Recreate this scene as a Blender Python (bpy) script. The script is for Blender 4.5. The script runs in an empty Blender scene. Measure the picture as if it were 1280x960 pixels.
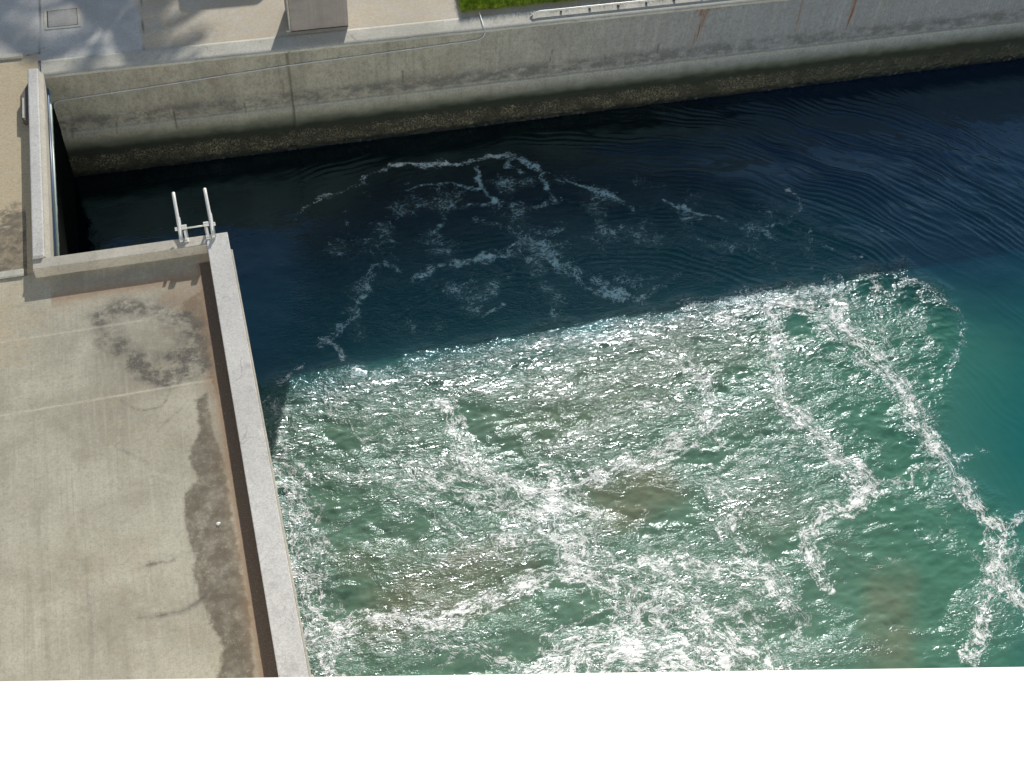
import bpy, bmesh, math, random
import numpy as np
from mathutils import Vector, Matrix

random.seed(7)
rng = np.random.default_rng(11)
sc = bpy.context.scene
COL = sc.collection
R_ = math.radians

# ------------------------------------------------------------------ camera solution
F = 1367.0
CH = 14.0                                   # eye height above the water
_n = np.array([-120.0, 1120.0, F]); _Z = -_n / np.linalg.norm(_n)
_Y = np.array([-640.0, -1738.0, F]); _Y /= np.linalg.norm(_Y)
_Y -= _Y.dot(_Z) * _Z; _Y /= np.linalg.norm(_Y)
_X = np.cross(_Y, _Z)
RM = np.array([_X, _Y, _Z])                 # camera (right, down, forward) -> world


def un(px, py, z=0.0):                      # photo point -> world point on a level plane
    d = RM @ np.array([px - 640.0, py - 480.0, F])
    t = (z - CH) / d[2]
    return np.array([d[0] * t, d[1] * t])


def unY(px, py, y):                         # photo point -> world point on the wall plane
    d = RM @ np.array([px - 640.0, py - 480.0, F])
    t = y / d[1]
    return d[0] * t, CH + d[2] * t


cam = bpy.data.cameras.new('camera')
cam.sensor_width = 36.0
cam.lens = 36.0 * F / 1280.0
cam.clip_start = 0.02
cam.clip_end = 3000
co = bpy.data.objects.new('camera', cam)
COL.objects.link(co)
right = Vector(RM[:, 0]); up = -Vector(RM[:, 1]); back = -Vector(RM[:, 2])
m = Matrix((right, up, back)).transposed().to_4x4()
m.translation = Vector((0, 0, CH))
co.matrix_world = m
sc.camera = co

# ------------------------------------------------------------------ light
AZ, EL = R_(19.3), R_(18.6)
sund = Vector((math.sin(AZ) * math.cos(EL), math.cos(AZ) * math.cos(EL), math.sin(EL)))
sl = bpy.data.lights.new('sun', 'SUN')
sl.energy = 5.0; sl.angle = R_(0.5); sl.color = (1.0, 0.95, 0.86)
so = bpy.data.objects.new('sun', sl); COL.objects.link(so)
so.rotation_euler = sund.to_track_quat('Z', 'Y').to_euler()
so.location = sund * 60
w = bpy.data.worlds.new('World'); sc.world = w; w.use_nodes = True
nt = w.node_tree
bg = nt.nodes['Background']
sky = nt.nodes.new('ShaderNodeTexSky')
sky.sky_type = 'NISHITA'; sky.sun_disc = False
sky.sun_elevation = EL; sky.sun_rotation = AZ
sky.air_density = 1.0; sky.dust_density = 0.6; sky.ozone_density = 1.0
nt.links.new(sky.outputs[0], bg.inputs[0])
bg.inputs[1].default_value = 0.092
sc.view_settings.view_transform = 'Standard'
sc.view_settings.look = 'None'
sc.view_settings.exposure = 0
sc.cycles.max_bounces = 6
sc.cycles.sample_clamp_indirect = 4

# ------------------------------------------------------------------ numpy noise helpers
_perm = rng.permutation(4096)
_ga = rng.random(4096) * 2 * np.pi
_gx, _gy = np.cos(_ga), np.sin(_ga)


def perlin(x, y, seed=0):
    xi = np.floor(x).astype(np.int64); yi = np.floor(y).astype(np.int64)
    xf = x - xi; yf = y - yi
    u = xf * xf * xf * (xf * (xf * 6 - 15) + 10); v = yf * yf * yf * (yf * (yf * 6 - 15) + 10)

    def g(ix, iy, fx, fy):
        h = _perm[(_perm[(ix + seed * 57) & 4095] + iy) & 4095]
        return _gx[h] * fx + _gy[h] * fy
    a = g(xi, yi, xf, yf); b = g(xi + 1, yi, xf - 1, yf)
    c = g(xi, yi + 1, xf, yf - 1); d = g(xi + 1, yi + 1, xf - 1, yf - 1)
    return (a + u * (b - a)) * (1 - v) + (c + u * (d - c)) * v


def fbm(x, y, octv=4, seed=0, gain=0.5):
    s = np.zeros_like(x); a = 1.0
    for i in range(octv):
        s += a * perlin(x * 2 ** i, y * 2 ** i, seed + i)
        a *= gain
    return s


def sstep(a, b, x):
    t = np.clip((x - a) / (b - a), 0, 1)
    return t * t * (3 - 2 * t)


def dseg(X, Y, a, b):
    ax, ay = a; dx, dy = b[0] - ax, b[1] - ay
    l2 = dx * dx + dy * dy + 1e-12
    t = np.clip(((X - ax) * dx + (Y - ay) * dy) / l2, 0, 1)
    return np.hypot(X - ax - t * dx, Y - ay - t * dy)


def smooth_line(pts, n=2):                  # Chaikin smoothing
    for _ in range(n):
        q = [pts[0]]
        for a, b in zip(pts[:-1], pts[1:]):
            a = np.array(a); b = np.array(b)
            q += [a * .75 + b * .25, a * .25 + b * .75]
        q.append(pts[-1]); pts = q
    return pts


def dline(X, Y, pts):
    d = np.full(X.shape, 1e9)
    for a, b in zip(pts[:-1], pts[1:]):
        d = np.minimum(d, dseg(X, Y, a, b))
    return d


def sdf(X, Y, poly):                        # > 0 inside
    d = dline(X, Y, list(poly) + [poly[0]])
    ins = np.zeros(X.shape, bool)
    n = len(poly)
    for i in range(n):
        x1, y1 = poly[i]; x2, y2 = poly[(i + 1) % n]
        if y1 == y2: continue
        c = ((y1 > Y) != (y2 > Y)) & (X < (x2 - x1) * (Y - y1) / (y2 - y1) + x1)
        ins ^= c
    return np.where(ins, d, -d)


# ------------------------------------------------------------------ mesh helpers
def grid_obj(name, V, ni, nj, mat, attrs=None, smooth=True, flip=False, parent=None):
    """V: (ni*nj,3), index i*nj+j"""
    me = bpy.data.meshes.new(name)
    I, J = np.meshgrid(np.arange(ni - 1), np.arange(nj - 1), indexing='ij')
    a = (I * nj + J).ravel()
    q = np.stack([a, a + nj, a + nj + 1, a + 1], 1)
    if flip: q = q[:, ::-1]
    me.vertices.add(len(V)); me.vertices.foreach_set('co', V.astype(np.float32).ravel())
    nf = len(q)
    me.loops.add(nf * 4); me.loops.foreach_set('vertex_index', q.astype(np.int32).ravel())
    me.polygons.add(nf)
    me.polygons.foreach_set('loop_start', (np.arange(nf) * 4).astype(np.int32))
    me.polygons.foreach_set('loop_total', np.full(nf, 4, np.int32))
    me.polygons.foreach_set('use_smooth', np.full(nf, smooth))
    me.update(calc_edges=True)
    for k, v in (attrs or {}).items():
        if v.ndim == 1:
            at = me.attributes.new(k, 'FLOAT', 'POINT'); at.data.foreach_set('value', v.astype(np.float32))
        else:
            at = me.attributes.new(k, 'FLOAT_VECTOR', 'POINT'); at.data.foreach_set('vector', v.astype(np.float32).ravel())
    me.materials.append(mat)
    o = bpy.data.objects.new(name, me); COL.objects.link(o)
    if parent: o.parent = parent
    return o


def link(name, bm, mat, parent=None, smooth=False, bevel=0.0):
    bmesh.ops.recalc_face_normals(bm, faces=bm.faces)
    me = bpy.data.meshes.new(name); bm.to_mesh(me); bm.free()
    me.materials.append(mat)
    if smooth:
        for p in me.polygons: p.use_smooth = True
    o = bpy.data.objects.new(name, me); COL.objects.link(o)
    if parent: o.parent = parent
    if bevel:
        b = o.modifiers.new('bevel', 'BEVEL'); b.width = bevel; b.segments = 3; b.limit_method = 'ANGLE'
    return o


def box(bm, x0, x1, y0, y1, z0, z1, sub=0):
    vs = [bm.verts.new((x, y, z)) for x in (x0, x1) for y in (y0, y1) for z in (z0, z1)]
    for f in ((0, 1, 3, 2), (4, 6, 7, 5), (0, 4, 5, 1), (2, 3, 7, 6), (0, 2, 6, 4), (1, 5, 7, 3)):
        bm.faces.new([vs[i] for i in f])


def tube(bm, pts, r, seg=12, caps=True, r1=None):
    pts = [Vector(p) for p in pts]
    rings = []
    n = len(pts)
    up_ = None
    for i, p in enumerate(pts):
        t = (pts[min(i + 1, n - 1)] - pts[max(i - 1, 0)]).normalized()
        if up_ is None:
            up_ = Vector((0, 0, 1)) if abs(t.z) < .9 else Vector((0, 1, 0))
        s = t.cross(up_).normalized(); u2 = s.cross(t).normalized(); up_ = u2
        rr = r if r1 is None else r + (r1 - r) * i / (n - 1)
        rings.append([bm.verts.new(p + (s * math.cos(a) + u2 * math.sin(a)) * rr)
                      for a in [2 * math.pi * k / seg for k in range(seg)]])
    for a, b in zip(rings[:-1], rings[1:]):
        for k in range(seg):
            bm.faces.new((a[k], a[(k + 1) % seg], b[(k + 1) % seg], b[k]))
    if caps:
        bm.faces.new(rings[0][::-1]); bm.faces.new(rings[-1])


def empty(name, loc=(0, 0, 0)):
    o = bpy.data.objects.new(name, None); COL.objects.link(o); o.location = loc
    o.empty_display_size = .2
    return o


def tag(o, label=None, cat=None, group=None, kind=None):
    if label: o['label'] = label
    if cat: o['category'] = cat
    if group: o['group'] = group
    if kind: o['kind'] = kind
    return o


# ------------------------------------------------------------------ node helpers
class NT:
    def __init__(s, name):
        s.mat = bpy.data.materials.new(name); s.mat.use_nodes = True
        s.t = s.mat.node_tree; s.b = s.t.nodes['Principled BSDF']; s.out = s.t.nodes['Material Output']
        s.pos = s.t.nodes.new('ShaderNodeNewGeometry').outputs['Position']

    def put(s, inp, v):
        if isinstance(v, (int, float)):
            inp.default_value = v
        elif isinstance(v, (tuple, list)):
            inp.default_value = tuple(v) + ((1,) if len(v) == 3 and len(inp.default_value) == 4 else ())
        else:
            s.t.links.new(v, inp)

    def math(s, op, a, b=0.0, c=None, clamp=False):
        n = s.t.nodes.new('ShaderNodeMath'); n.operation = op; n.use_clamp = clamp
        s.put(n.inputs[0], a); s.put(n.inputs[1], b)
        if c is not None: s.put(n.inputs[2], c)
        return n.outputs[0]

    def noise(s, vec, scale, detail=4, rough=.55, dist=0, w=None):
        n = s.t.nodes.new('ShaderNodeTexNoise')
        s.put(n.inputs['Vector'], vec); n.inputs['Scale'].default_value = scale
        n.inputs['Detail'].default_value = detail; n.inputs['Roughness'].default_value = rough
        n.inputs['Distortion'].default_value = dist
        return n.outputs[0]

    def vor(s, vec, scale, feat='F1', out=0, rnd=1.0):
        n = s.t.nodes.new('ShaderNodeTexVoronoi'); n.feature = feat
        s.put(n.inputs['Vector'], vec); n.inputs['Scale'].default_value = scale
        n.inputs['Randomness'].default_value = rnd
        return n.outputs[out]

    def attr(s, name, vec=False):
        n = s.t.nodes.new('ShaderNodeAttribute'); n.attribute_name = name
        return n.outputs['Vector'] if vec else n.outputs['Fac']

    def mapr(s, v, a, b, c=0.0, d=1.0, smooth=True):
        n = s.t.nodes.new('ShaderNodeMapRange')
        n.interpolation_type = 'SMOOTHSTEP' if smooth else 'LINEAR'
        s.put(n.inputs['Value'], v)
        for k, x in zip((1, 2, 3, 4), (a, b, c, d)): s.put(n.inputs[k], x)
        return n.outputs[0]

    def mix(s, f, a, b, mode='MIX'):
        n = s.t.nodes.new('ShaderNodeMix'); n.data_type = 'RGBA'; n.blend_type = mode
        s.put(n.inputs[0], f); s.put(n.inputs[6], a); s.put(n.inputs[7], b)
        return n.outputs[2]

    def scale(s, vec, sx, sy, sz):
        n = s.t.nodes.new('ShaderNodeVectorMath'); n.operation = 'MULTIPLY'
        s.put(n.inputs[0], vec); n.inputs[1].default_value = (sx, sy, sz)
        return n.outputs[0]

    def vadd(s, a, b):
        n = s.t.nodes.new('ShaderNodeVectorMath'); n.operation = 'ADD'
        s.put(n.inputs[0], a); s.put(n.inputs[1], b)
        return n.outputs[0]

    def sep(s, v):
        n = s.t.nodes.new('ShaderNodeSeparateXYZ'); s.put(n.inputs[0], v)
        return n.outputs

    def bump(s, h, strength, dist, normal=None):
        n = s.t.nodes.new('ShaderNodeBump')
        s.put(n.inputs['Strength'], strength); s.put(n.inputs['Distance'], dist); s.put(n.inputs['Height'], h)
        if normal is not None: s.put(n.inputs['Normal'], normal)
        return n.outputs[0]

    def set(s, **k):
        for a, v in k.items(): s.put(s.b.inputs[a.replace('_', ' ')], v)


def paint(name, col, rough=.4, metal=0, dirt=.25, scale=25, bump=.1):
    n = NT(name)
    a = n.noise(n.pos, scale, 5, .65)
    c = n.mix(n.mapr(a, .45, .75, 0, dirt), col, tuple(x * .45 for x in col))
    n.set(Base_Color=c, Roughness=rough, Metallic=metal, Normal=n.bump(a, bump, .004))
    return n.mat


def concrete(name, light=(.50, .47, .42), dark=(.33, .30, .26), attrs=True, streak=True):
    """weathered slab concrete; vertex fields stain_tone / rust with shadow strip / warm / line modulate it"""
    n = NT(name)
    big = n.noise(n.pos, .8, 5, .6, .4)
    mid = n.noise(n.pos, 5, 6, .65)
    fine = n.noise(n.pos, 60, 3, .7)
    agg = n.vor(n.pos, 120)
    c = n.mix(n.mapr(big, .35, .68), light, dark)
    c = n.mix(n.mapr(mid, .4, .75, 0, .42), c, dark)
    if streak:
        st = n.noise(n.scale(n.pos, 7, .35, 1), 1.0, 5, .7)
        c = n.mix(n.mapr(st, .45, .72, 0, .35), c, tuple(x * .9 for x in dark))
        st2 = n.noise(n.scale(n.pos, 16, .8, 1), 1.0, 3, .7)
        c = n.mix(n.mapr(st2, .5, .7, 0, .22), c, (.66, .62, .54))
        st3 = n.noise(n.scale(n.pos, 34, .5, 1), 1.0, 3, .6)
        c = n.mix(n.mapr(st3, .55, .7, 0, .25), c, (.27, .24, .19))
    if attrs:
        wn = n.math('ADD', n.attr('warm'), n.math('MULTIPLY', n.math('SUBTRACT', mid, .5), .9))
        c = n.mix(n.mapr(wn, .2, 1.0, 0, .8), c, (.64, .51, .31))
        edge = n.math('MULTIPLY', n.math('SUBTRACT', n.noise(n.pos, 4.5, 7, .72), .5), .75)
        s1 = n.math('ADD', n.attr('stain_tone'), edge)
        sf = n.mapr(s1, -.03, .16)
        blotch = n.mapr(n.noise(n.pos, 6, 6, .7), .3, .65, .5, .97)
        c = n.mix(n.math('MULTIPLY', sf, blotch), c, (.095, .074, .046))
        r1 = n.math('ADD', n.attr('rust'), n.math('MULTIPLY', edge, .5))
        c = n.mix(n.mapr(r1, .1, .9, 0, .8), c, (.33, .19, .095))
        c = n.mix(n.mapr(r1, 1.0, 1.25, 0, .9), c, (.075, .042, .026))  # parapet's shadow strip painted darker into the deck
        sm = n.math('MULTIPLY', n.attr('smear'), n.mapr(n.noise(n.pos, 6.5, 9, .74), .36, .62, .15, 1))
        c = n.mix(n.math('MINIMUM', sm, .92), c, (.050, .046, .040))
        ln = n.math('MULTIPLY', n.attr('line'), n.mapr(n.noise(n.scale(n.pos, 3, 20, 1), 1, 4, .6), .3, .55, .15, .8))
        c = n.mix(ln, c, (.68, .62, .50))
        jt = n.attr('joint')
        c = n.mix(n.math('MULTIPLY', jt, .85), c, (.05, .045, .04))
    gr = n.noise(n.pos, 24, 7, .85)
    c = n.mix(n.mapr(gr, .46, .64, 0, .40), c, tuple(x * .55 for x in dark))
    c = n.mix(n.mapr(gr, .44, .34, 0, .32), c, tuple(min(.85, x * 1.28) for x in light))
    if not attrs:
        cells = n.vor(n.vadd(n.pos, n.scale(n.noise(n.pos, 3, 4), .5, .5, 0)), 1.6, 'DISTANCE_TO_EDGE', 0)
        c = n.mix(n.math('MULTIPLY', n.mapr(cells, .008, .0, 0, .5), n.mapr(mid, .45, .55)), c, (.16, .15, .13))
        pt = n.noise(n.pos, 2.3, 5, .7)
        c = n.mix(n.mapr(pt, .56, .68, 0, .4), c, tuple(x * .6 for x in dark))
    c = n.mix(n.mapr(fine, .35, .7, 0, .35), c, (.24, .22, .19))
    c = n.mix(n.mapr(agg, .0, .25, .25, 0), c, (.60, .57, .5))
    h = n.math('ADD', fine, n.math('MULTIPLY', mid, 2.0))
    n.set(Base_Color=c, Roughness=.85, Normal=n.bump(h, .35, .004))
    return n.mat


# ------------------------------------------------------------------ levels and plan
Z0 = 2.10                                   # quay and pier level above the water
WY = 17.68                                  # top edge of the far quay wall
PX = 0.03                                   # outer face of the pier parapet
PY = 12.90                                  # basin face of the pier's front parapet
LX = -2.55                                  # basin face of the left kerb

M_con = concrete('deck_concrete', (.55, .525, .42), (.345, .32, .245))
M_quay = concrete('quay_concrete', (.74, .74, .71), (.54, .54, .52), streak=False)
M_cop = concrete('coping_concrete', (.65, .64, .56), (.49, .48, .41), attrs=False, streak=False)
M_par = concrete('parapet_concrete', (.77, .76, .735), (.63, .62, .60), attrs=False, streak=False)


def deck_fields(X, Y):
    z = np.zeros_like(X)
    P = lambda l: [un(px, py, Z0) for px, py in l]
    damp = P([(262, 478), (233, 498), (240, 540), (234, 575), (246, 600), (228, 622), (229, 655), (240, 692),
              (240, 722), (252, 760), (277, 812), (266, 860), (322, 860), (312, 760), (292, 640), (272, 520), (268, 478)])
    stain_tone = np.clip(sdf(X, Y, damp) * 3.2, -1, .55)
    stain_tone -= .28 * sstep(8.7, 9.6, Y) * (stain_tone > -.3)
    top = P([(225, 380), (262, 352), (300, 480), (330, 640), (262, 478)])
    stain_tone = np.maximum(stain_tone, np.clip(sdf(X, Y, top) * 2.5 - .02, -1, .3))
    brown = P([(250, 345), (200, 360), (190, 380), (235, 400), (255, 440), (248, 480), (270, 520), (300, 640), (325, 846), (352, 846), (300, 560), (265, 340)])
    brownf = sstep(-.10, .15, sdf(X, Y, brown))
    rust = np.exp(-np.clip(-0.42 - X, 0, 9) / .16) * (Y < PY - .4) * 1.0
    rust = np.maximum(rust, .55 * brownf)
    rust += .45 * sstep(-.50, -.46, X)  # extra step paints shade along the strip the parapet shadows
    rust = np.maximum(rust, .8 * np.exp(-np.abs(Y - 12.2) / .22) * (X > -2.6))
    # oily patch near the corner: an outline darker than its middle
    out = P([(112, 392), (150, 372), (200, 378), (240, 388), (262, 430), (266, 458), (212, 482), (176, 476), (150, 450), (125, 430)])
    d = sdf(X, Y, out)
    smear = np.exp(-((d - .10) / .17) ** 2) * .85 + .45 * sstep(0, .1, d)
    lo_ = P([(140, 440), (262, 430), (266, 470), (212, 484), (172, 478)])
    smear += .45 * sstep(-.06, .10, sdf(X, Y, lo_)) + .35 * np.exp(-((X + .85) / .25) ** 2 - ((Y - 11.2) / .5) ** 2)
    inn = P([(150, 392), (200, 390), (222, 430), (205, 455), (170, 450)])
    smear -= .30 * sstep(-.05, .12, sdf(X, Y, inn))
    smear *= np.clip(.9 + .9 * fbm(X * 2.6, Y * 2.6, 3, 15), .35, 1.5)
    smear = np.clip(smear, 0, 1)
    for l, wd, a in [([(175, 772), (215, 768), (243, 758), (262, 738)], .035, .8), ([(178, 707), (214, 700)], .035, .9),
                     ([(196, 700), (240, 690)], .02, .5), ([(150, 500), (175, 515), (205, 508), (212, 488)], .012, .7),
                     ([(200, 535), (225, 512)], .02, .5), ([(140, 555), (185, 580)], .02, .5), ([(120, 560), (155, 552)], .012, .4),
                     ([(40, 480), (44, 560), (50, 700), (62, 845)], .03, .25), ([(106, 700), (118, 840)], .04, .3)]:
        smear = np.maximum(smear, a * np.exp(-(dline(X, Y, smooth_line(P(l))) / wd) ** 2))
    line = z.copy()
    for y0, xa, xb in [(11.50, -9, -1.35), (10.17, -9, -.52)]:
        line = np.maximum(line, np.exp(-((Y - y0) / .016) ** 2) * (X < xb))
    for l in [[(186, 590), (232, 600)], [(188, 595), (196, 665)], [(205, 480), (238, 470)]]:
        line = np.maximum(line, .6 * np.exp(-(dline(X, Y, P(l)) / .012) ** 2))
    warm = .25 + .25 * perlin(X * .5 + 3, Y * .5) + .35 * np.exp(-((X + 3.3) / .5) ** 2) * (Y > 11)
    joint = np.exp(-((X + 3.04) / .015) ** 2) * (Y > 13.1) * 0
    return dict(stain_tone=stain_tone, rust=rust, smear=smear, line=line, warm=warm, joint=joint)


# ---- pier deck (structure): a solid block, its top a fine grid
xs = np.concatenate([np.linspace(-60, -4.2, 12)[:-1], np.arange(-4.2, -.2, .03), [-.2]])
ys = np.concatenate([np.linspace(-40, 4.8, 10)[:-1], np.arange(4.8, 12.75, .03), [12.75]])
GX, GY = np.meshgrid(xs, ys, indexing='ij')
gx, gy = GX.ravel(), GY.ravel()
V = np.stack([gx, gy, np.full(gx.shape, Z0) + .004 * fbm(gx, gy, 3, 5)], 1)
deck = tag(grid_obj('pier_deck', V, len(xs), len(ys), M_con, deck_fields(gx, gy)), kind='structure')
bm = bmesh.new(); box(bm, -60, 0.0, -40, PY - .06, -6, Z0 - .02)
tag(link('pier_foundation', bm, M_par), kind='structure')

# ---- left quay ground (structure)
def quay_fields(X, Y):
    z = np.zeros_like(X)
    P = lambda l: [un(px, py, Z0) for px, py in l]
    joint = z.copy()
    lines = [([(50, -20), (50, 68)], .012), ([(34, 69), (50, 66)], .014), ([(175, -20), (181, 72)], .008), ([(0, 349), (40, 343)], .012),
             ([(52, 92), (130, 84), (200, 73)], .005), ([(50, 61), (56, 60)], .012), ([(330, 0), (358, 42)], .0)]
    for l, wd in lines:
        if wd: joint = np.maximum(joint, np.exp(-(dline(X, Y, P(l)) / wd) ** 2))
    warm = .75 * sstep(-.95, -.8, X) * (Y > 17.9) * np.where(X < 12, 1, 1) + .95 * (X < -2.62) * (Y < 18.4) * (Y > 12.8)
    stain_tone = -.6 + .85 * sstep(15.5, 13.8, Y) * (X < -2.9) * sstep(-3.9, -3.1, X)  # side pavement darkens toward the pier end
    line = np.zeros_like(X)
    for l in [[(0, 218), (18, 214)], [(0, 285), (18, 281)], [(0, 340), (20, 337)]]:
        line = np.maximum(line, .7 * np.exp(-(dline(X, Y, P(l)) / .012) ** 2))
    smear = .35 * np.exp(-((X - .2) / .5) ** 2 - ((Y - 18.6) / .3) ** 2)
    return dict(stain_tone=stain_tone, rust=z, smear=smear, line=line, warm=warm, joint=joint)


xs = np.concatenate([np.linspace(-60, -4.2, 12)[:-1], np.arange(-4.2, -2.65, .03), [-2.65]])
ys = np.concatenate([np.arange(12.75, 18.16, .03), [18.16]])
GX, GY = np.meshgrid(xs, ys, indexing='ij'); gx, gy = GX.ravel(), GY.ravel()
V = np.stack([gx, gy, np.full(gx.shape, Z0) + .0], 1)
tag(grid_obj('side_pavement', V, len(xs), len(ys), M_con, quay_fields(gx, gy)), kind='structure')
bm = bmesh.new(); box(bm, -60, LX - .012, PY - .05, 18.2, -6, Z0 - .02)
tag(link('side_quay_foundation', bm, M_par), kind='structure')

# ---- far quay ground (structure)
xs = np.concatenate([np.linspace(-300, -5, 12)[:-1], np.arange(-5, 11, .035), np.linspace(11, 300, 14)])
ys = np.concatenate([np.arange(18.16, 21, .035), np.linspace(21, 400, 14)])
GX, GY = np.meshgrid(xs, ys, indexing='ij'); gx, gy = GX.ravel(), GY.ravel()
V = np.stack([gx, gy, np.full(gx.shape, Z0)], 1)
tag(grid_obj('quay_pavement', V, len(xs), len(ys), M_quay, quay_fields(gx, gy)), kind='structure')

# raised pale edging strips in the pavement at far left
bm = bmesh.new()
a = un(-20, 80, Z0); b = un(31, 69, Z0)
box(bm, -7.0, -2.90, 18.30, 18.42, Z0 - .05, Z0 + .035)
tag(link('pavement_edging', bm, M_cop, bevel=.008), kind='structure')
bm = bmesh.new()
box(bm, -7.0, -2.95, 12.76, 12.89, Z0 - .05, Z0 + .03)
tag(link('pavement_edging', bm, M_cop, bevel=.008), kind='structure')

# ------------------------------------------------------------------ far quay wall
def wall_material():
    n = NT('wall_concrete')
    X, Yc, Z = n.sep(n.pos)
    big = n.noise(n.pos, 1.1, 6, .62, .6)
    mid = n.noise(n.pos, 6, 6, .65)
    fine = n.noise(n.pos, 55, 4, .7)
    c = n.mix(n.mapr(big, .35, .7), (.52, .495, .40), (.38, .355, .285))
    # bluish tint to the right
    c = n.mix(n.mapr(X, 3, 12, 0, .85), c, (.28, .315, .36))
    c = n.mix(n.mapr(mid, .45, .75, 0, .5), c, (.26, .235, .2))
    # vertical run marks
    vs = n.noise(n.scale(n.pos, 9, 1, .35), 1, 5, .7)
    c = n.mix(n.mapr(vs, .5, .75, 0, .45), c, (.2, .18, .15))
    vl = n.noise(n.scale(n.pos, 5, 1, .25), 1.3, 4, .6)
    c = n.mix(n.mapr(vl, .52, .75, 0, .35), c, (.58, .56, .5))
    # blotchy dark band above the ledge
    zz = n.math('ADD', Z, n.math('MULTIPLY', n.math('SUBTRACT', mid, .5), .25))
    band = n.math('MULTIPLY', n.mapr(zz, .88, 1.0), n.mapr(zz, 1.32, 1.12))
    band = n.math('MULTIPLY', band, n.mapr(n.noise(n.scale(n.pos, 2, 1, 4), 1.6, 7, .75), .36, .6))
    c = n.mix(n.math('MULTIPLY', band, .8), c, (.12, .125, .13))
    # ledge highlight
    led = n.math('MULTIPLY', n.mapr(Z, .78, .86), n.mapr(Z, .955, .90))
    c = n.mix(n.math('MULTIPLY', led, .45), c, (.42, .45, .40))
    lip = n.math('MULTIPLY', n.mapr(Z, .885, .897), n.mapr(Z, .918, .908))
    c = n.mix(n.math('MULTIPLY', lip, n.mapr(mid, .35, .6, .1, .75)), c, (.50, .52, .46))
    # algae below
    zn = n.math('ADD', Z, n.math('MULTIPLY', n.math('SUBTRACT', n.noise(n.scale(n.pos, 1, 1, 2), 2.5, 5, .6), .5), .18))
    c = n.mix(n.mapr(zn, .86, .62, 0, .85), c, (.12, .14, .10))
    c = n.mix(n.mapr(zn, .70, .48, 0, .98), c, (.014, .020, .010))
    # shell crust
    cr = n.vor(n.vadd(n.scale(n.pos, 1, 1, 1.6), (0, 0, 0)), 26, out=0)
    cz = n.math('ADD', Z, n.math('MULTIPLY', n.math('SUBTRACT', n.noise(n.pos, 7, 5, .7), .5), .24))
    crust = n.math('MULTIPLY', n.mapr(X, 8, 15, 1, .35), n.math('MULTIPLY', n.mapr(cz, .44, .36), n.mapr(cz, .04, .14)))
    cc = n.mix(n.math('MULTIPLY', n.mapr(n.noise(n.pos, 30, 5, .8), .47, .62), n.mapr(n.noise(n.pos, 2.2, 5, .7), .35, .62, .12, 1)), (.030, .030, .018), (.36, .33, .22))
    c = n.mix(crust, c, cc)
    c = n.mix(n.mapr(cz, .12, .03), c, (.006, .007, .005))
    # rust and drip fields
    rn = n.mapr(n.noise(n.scale(n.pos, 34, 1, 1.6), 1, 5, .75), .40, .56, .12, .95)
    c = n.mix(n.math('MULTIPLY', n.attr('rust'), rn), c, (.25, .085, .02))
    c = n.mix(n.math('MULTIPLY', n.attr('drip'), .85), c, (.07, .065, .05))
    gr = n.noise(n.scale(n.pos, 1, 1, .8), 20, 7, .85)
    dry = n.mapr(Z, .55, .85)
    c = n.mix(n.math('MULTIPLY', n.mapr(gr, .46, .64, 0, .45), dry), c, (.13, .12, .09))
    c = n.mix(n.math('MULTIPLY', n.mapr(gr, .44, .34, 0, .4), n.mapr(Z, .6, .9)), c, (.52, .51, .45))
    c = n.mix(n.math('MULTIPLY', n.mapr(fine, .4, .7, 0, .3), dry), c, (.16, .15, .13))
    h = n.math('ADD', n.math('MULTIPLY', mid, 2), fine)
    n1 = n.bump(h, .5, .008)
    n2 = n.bump(n.math('MULTIPLY', n.noise(n.pos, 34, 5, .7), crust), .9, .05, n1)
    n.set(Base_Color=c, Roughness=n.mapr(Z, .1, .6, .45, .9), Normal=n2)
    return n.mat


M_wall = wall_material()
prof = [(2.10, 0.0), (2.0, 0.0), (1.0, -.02), (.93, -.025), (.905, -.085), (.55, -.11), (.36, -.13), (.1, -.15), (-.4, -.2), (-3, -.4)]
zs = np.concatenate([np.arange(2.10, .97, -.03), np.arange(.965, .88, -.006), np.arange(.88, -.16, -.02), [-.4, -1, -3]])
pz = np.array([p[0] for p in prof])[::-1]; pyv = np.array([p[1] for p in prof])[::-1]
offs = np.interp(zs, pz, pyv)
xs = np.concatenate([[LX - .05], np.arange(LX - .03, 21, .025), np.linspace(21, 300, 40)])
GX, GZ = np.meshgrid(xs, zs, indexing='ij')
OY = np.interp(GZ, pz, pyv)
crust = sstep(.46, .34, GZ) * sstep(-.12, .0, GZ)
YY = WY + OY - crust * (.035 + .05 * np.abs(fbm(GX * 7, GZ * 9, 3, 3))) + .006 * fbm(GX * 1.5, GZ * 1.5, 4, 9)
YY -= .02 * sstep(1.655, 1.665, GX) * (GX < 1.72)          # thin joint strip
YY += .035 * np.exp(-((GX - 1.648) / .012) ** 2)
gx, gz, gyy = GX.ravel(), GZ.ravel(), YY.ravel()
rust = np.zeros_like(gx); drip = np.zeros_like(gx)


def wl(l):
    return [unY(px, py, WY) for px, py in l]


def streakf(f, l, w0, a):
    pts = wl(l)
    z1, z0 = min(pts[0][1], 2.12), pts[-1][1]
    fade = np.clip((gz - z0) / max(z1 - z0, 1e-3), 0, 1)
    d = dline(gx, gz, pts)
    np.maximum(f, a * np.exp(-(d / (w0 * (.35 + .65 * fade))) ** 2) * sstep(-.02, .35, fade), out=f)


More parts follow.
